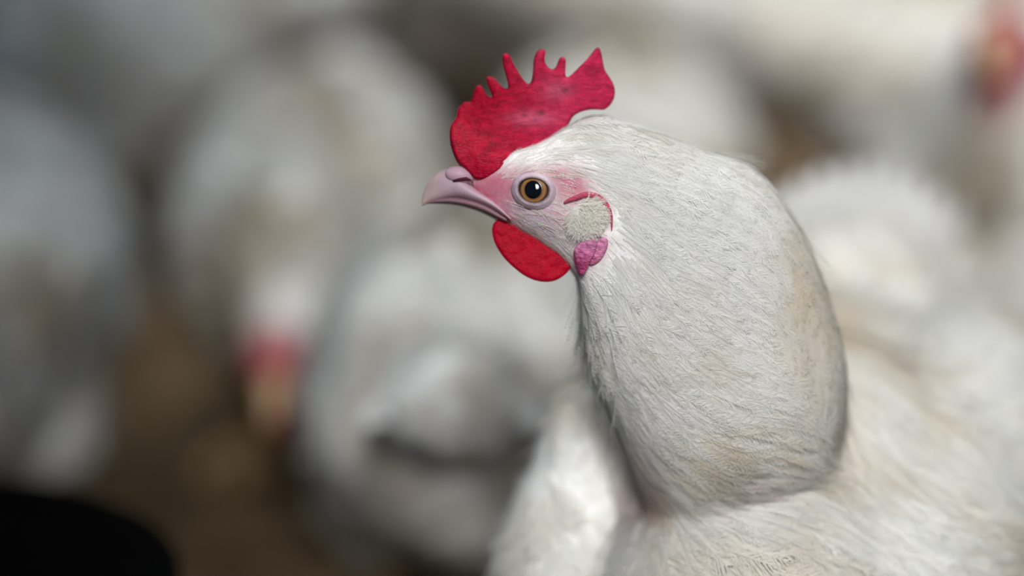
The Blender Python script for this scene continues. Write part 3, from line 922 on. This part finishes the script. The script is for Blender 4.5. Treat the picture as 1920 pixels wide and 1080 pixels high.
    bx = catmull([(0.010, 0.003, .010), (0.020, 0.003, .0085), (0.030, 0.001, .006), (0.038, -0.004, .003), (0.041, -0.009, .0006)], 14)
    a = tube([hd + hdir * x + hup * z for x, z, r in bx], bx[:, 2], 14)
    parts['upper_beak'] = (a[0], a[1], np.tile(srgb(216, 178, 140), (len(a[0]), 1)), M_BEAK)
    bx = catmull([(0.010, -0.007, .007), (0.020, -0.007, .006), (0.032, -0.009, .001)], 8)
    a = tube([hd + hdir * x + hup * z for x, z, r in bx], bx[:, 2], 12)
    parts['lower_beak'] = (a[0], a[1], np.tile(srgb(206, 170, 130), (len(a[0]), 1)), M_BEAK)
    for sg in (-1, 1):
        if pose != 'sit':
            ls = leg_soup((0.01, .056 * sg, zb - .10), (0.0, .056 * sg, 0.0), -LX, LY, 1.1)
            parts['leg' + '#' * (sg > 0)] = (ls.verts(), ls.f, None, M_LEG)
        wsp = Soup()
        for i in range(9):
            t = i / 8
            wsp.add(*blade((-0.03 + .05 * t, sg * (.103 + .003 * t), zb + .025 - .05 * (1 - t)), (0.12 + .05 * t, sg * (.070 + .003 * t), zb + .015 - .045 * (1 - t)), unit(ZUP + LX * .2), 0.013, 0.010 * sg))
        parts['wing' + '#' * (sg > 0)] = (wsp.verts(), wsp.f, np.tile(WHITE, (wsp.n, 1)), M_FEATHER)
    tsp = Soup()
    for i in range(7):
        a = (i - 3) / 3
        tsp.add(*blade((0.17, .02 * a, zb + .045), (0.235, .045 * a, zb + .068 - .02 * a * a), unit(LY + ZUP * .3 * a), 0.013, 0.006))
    parts['tail'] = (tsp.verts(), tsp.f, np.tile(WHITE * .96, (tsp.n, 1)), M_FEATHER)
    out = []
    for nm, (v, f, c, mt) in parts.items():
        nm = nm.rstrip('#')
        o = make_obj(nm, v, f, mt, None, cols=c, normals=(PN if nm == 'plumage' else None))
        out.append((nm, o.data)); bpy.data.objects.remove(o)
    return out

PROTO = {'low': bird_proto('low', 2.6), 'mid': bird_proto('mid', 1.3)}
def bird(label, pose, x, y, heading, scale=1.0):
    """heading in degrees: direction of the beak, 180 = left in the photo, 270 = to the camera"""
    e = empty('hen', (x, y, 0), math.radians(heading - 180))
    e.scale = (scale,) * 3
    tag(e, label, 'chicken', 'white hens of the flock out of focus behind')
    for nm, me in PROTO[pose]:
        o = bpy.data.objects.new(nm, me); COL.objects.link(o); o.parent = e
        if nm == 'plumage': o['kind'] = 'stuff'
    return e
def bird_at(label, pose, px, py, z, heading, scale=1.0):
    g = at_height(px, py, z)
    return bird(label, pose, g[0], g[1], heading, scale)

bird('blurred white hen cut by the left edge, above the black corner', 'low', -0.35, 0.53, 86, 1.1)
bird('blurred bluish-white hen with lowered dark red comb, left of the beak', 'low', -0.135, 0.76, 268, 0.97)
bird('blurred greyish hen low down, just left of the focused breast', 'low', -0.022, 0.455, 88, 0.93)
bird('blurred bright white hen directly behind the red wattle and beak', 'low', 0.082, 0.90, 84, 0.95)
bird('blurred cream-white hen at the top, above the red comb', 'low', 0.20, 1.40, 4, 1.05)
bird('blurred hen with pale beak and pink wattles cut by the right edge', 'mid', 0.352, 0.735, 250, 1.05)
bird('blurred grey-brown hen between the cut-off head and the focused neck', 'low', 0.42, 1.12, 3, 1.0)
bird('dim blurred hen at the top left beside the dark corner', 'low', -0.37, 1.34, 176, 1.0)
bird('far blurred hen at the top edge, between the two top hens', 'low', -0.07, 1.70, 80, 1.0)
bird('far blurred white hen at the top right behind the others', 'low', 0.56, 1.66, 110, 1.0)

# ------------------------------------------------------------------ black round pan in the corner
blob = empty('black_blob', (-0.275, 0.12, 0))  # unidentified black shape, modelled as a round hollow form
blob.scale = (1.22, 1.22, 0.98)
tag(blob, 'black round out of focus shape in the bottom left corner', 'black_blob')
def lathe(prof, n=48):
    V = []; F = []
    for r_, z_ in prof:
        for k in range(n):
            a = 2 * math.pi * k / n
            V.append((r_ * math.cos(a), r_ * math.sin(a), z_))
    for i in range(len(prof) - 1):
        for k in range(n):
            F.append((i * n + k, i * n + (k + 1) % n, (i + 1) * n + (k + 1) % n, (i + 1) * n + k))
    return V, F
make_obj('blob_body', *lathe([(0.001, 0.0), (0.075, 0.0), (0.09, 0.10), (0.098, 0.188), (0.093, 0.188), (0.085, 0.10), (0.07, 0.150), (0.001, 0.150)]), M_BLACK, blob)
make_obj('rim', *lathe([(0.092, 0.186), (0.098, 0.194), (0.104, 0.190), (0.104, 0.182), (0.098, 0.180), (0.092, 0.186)]), M_BLACK, blob)
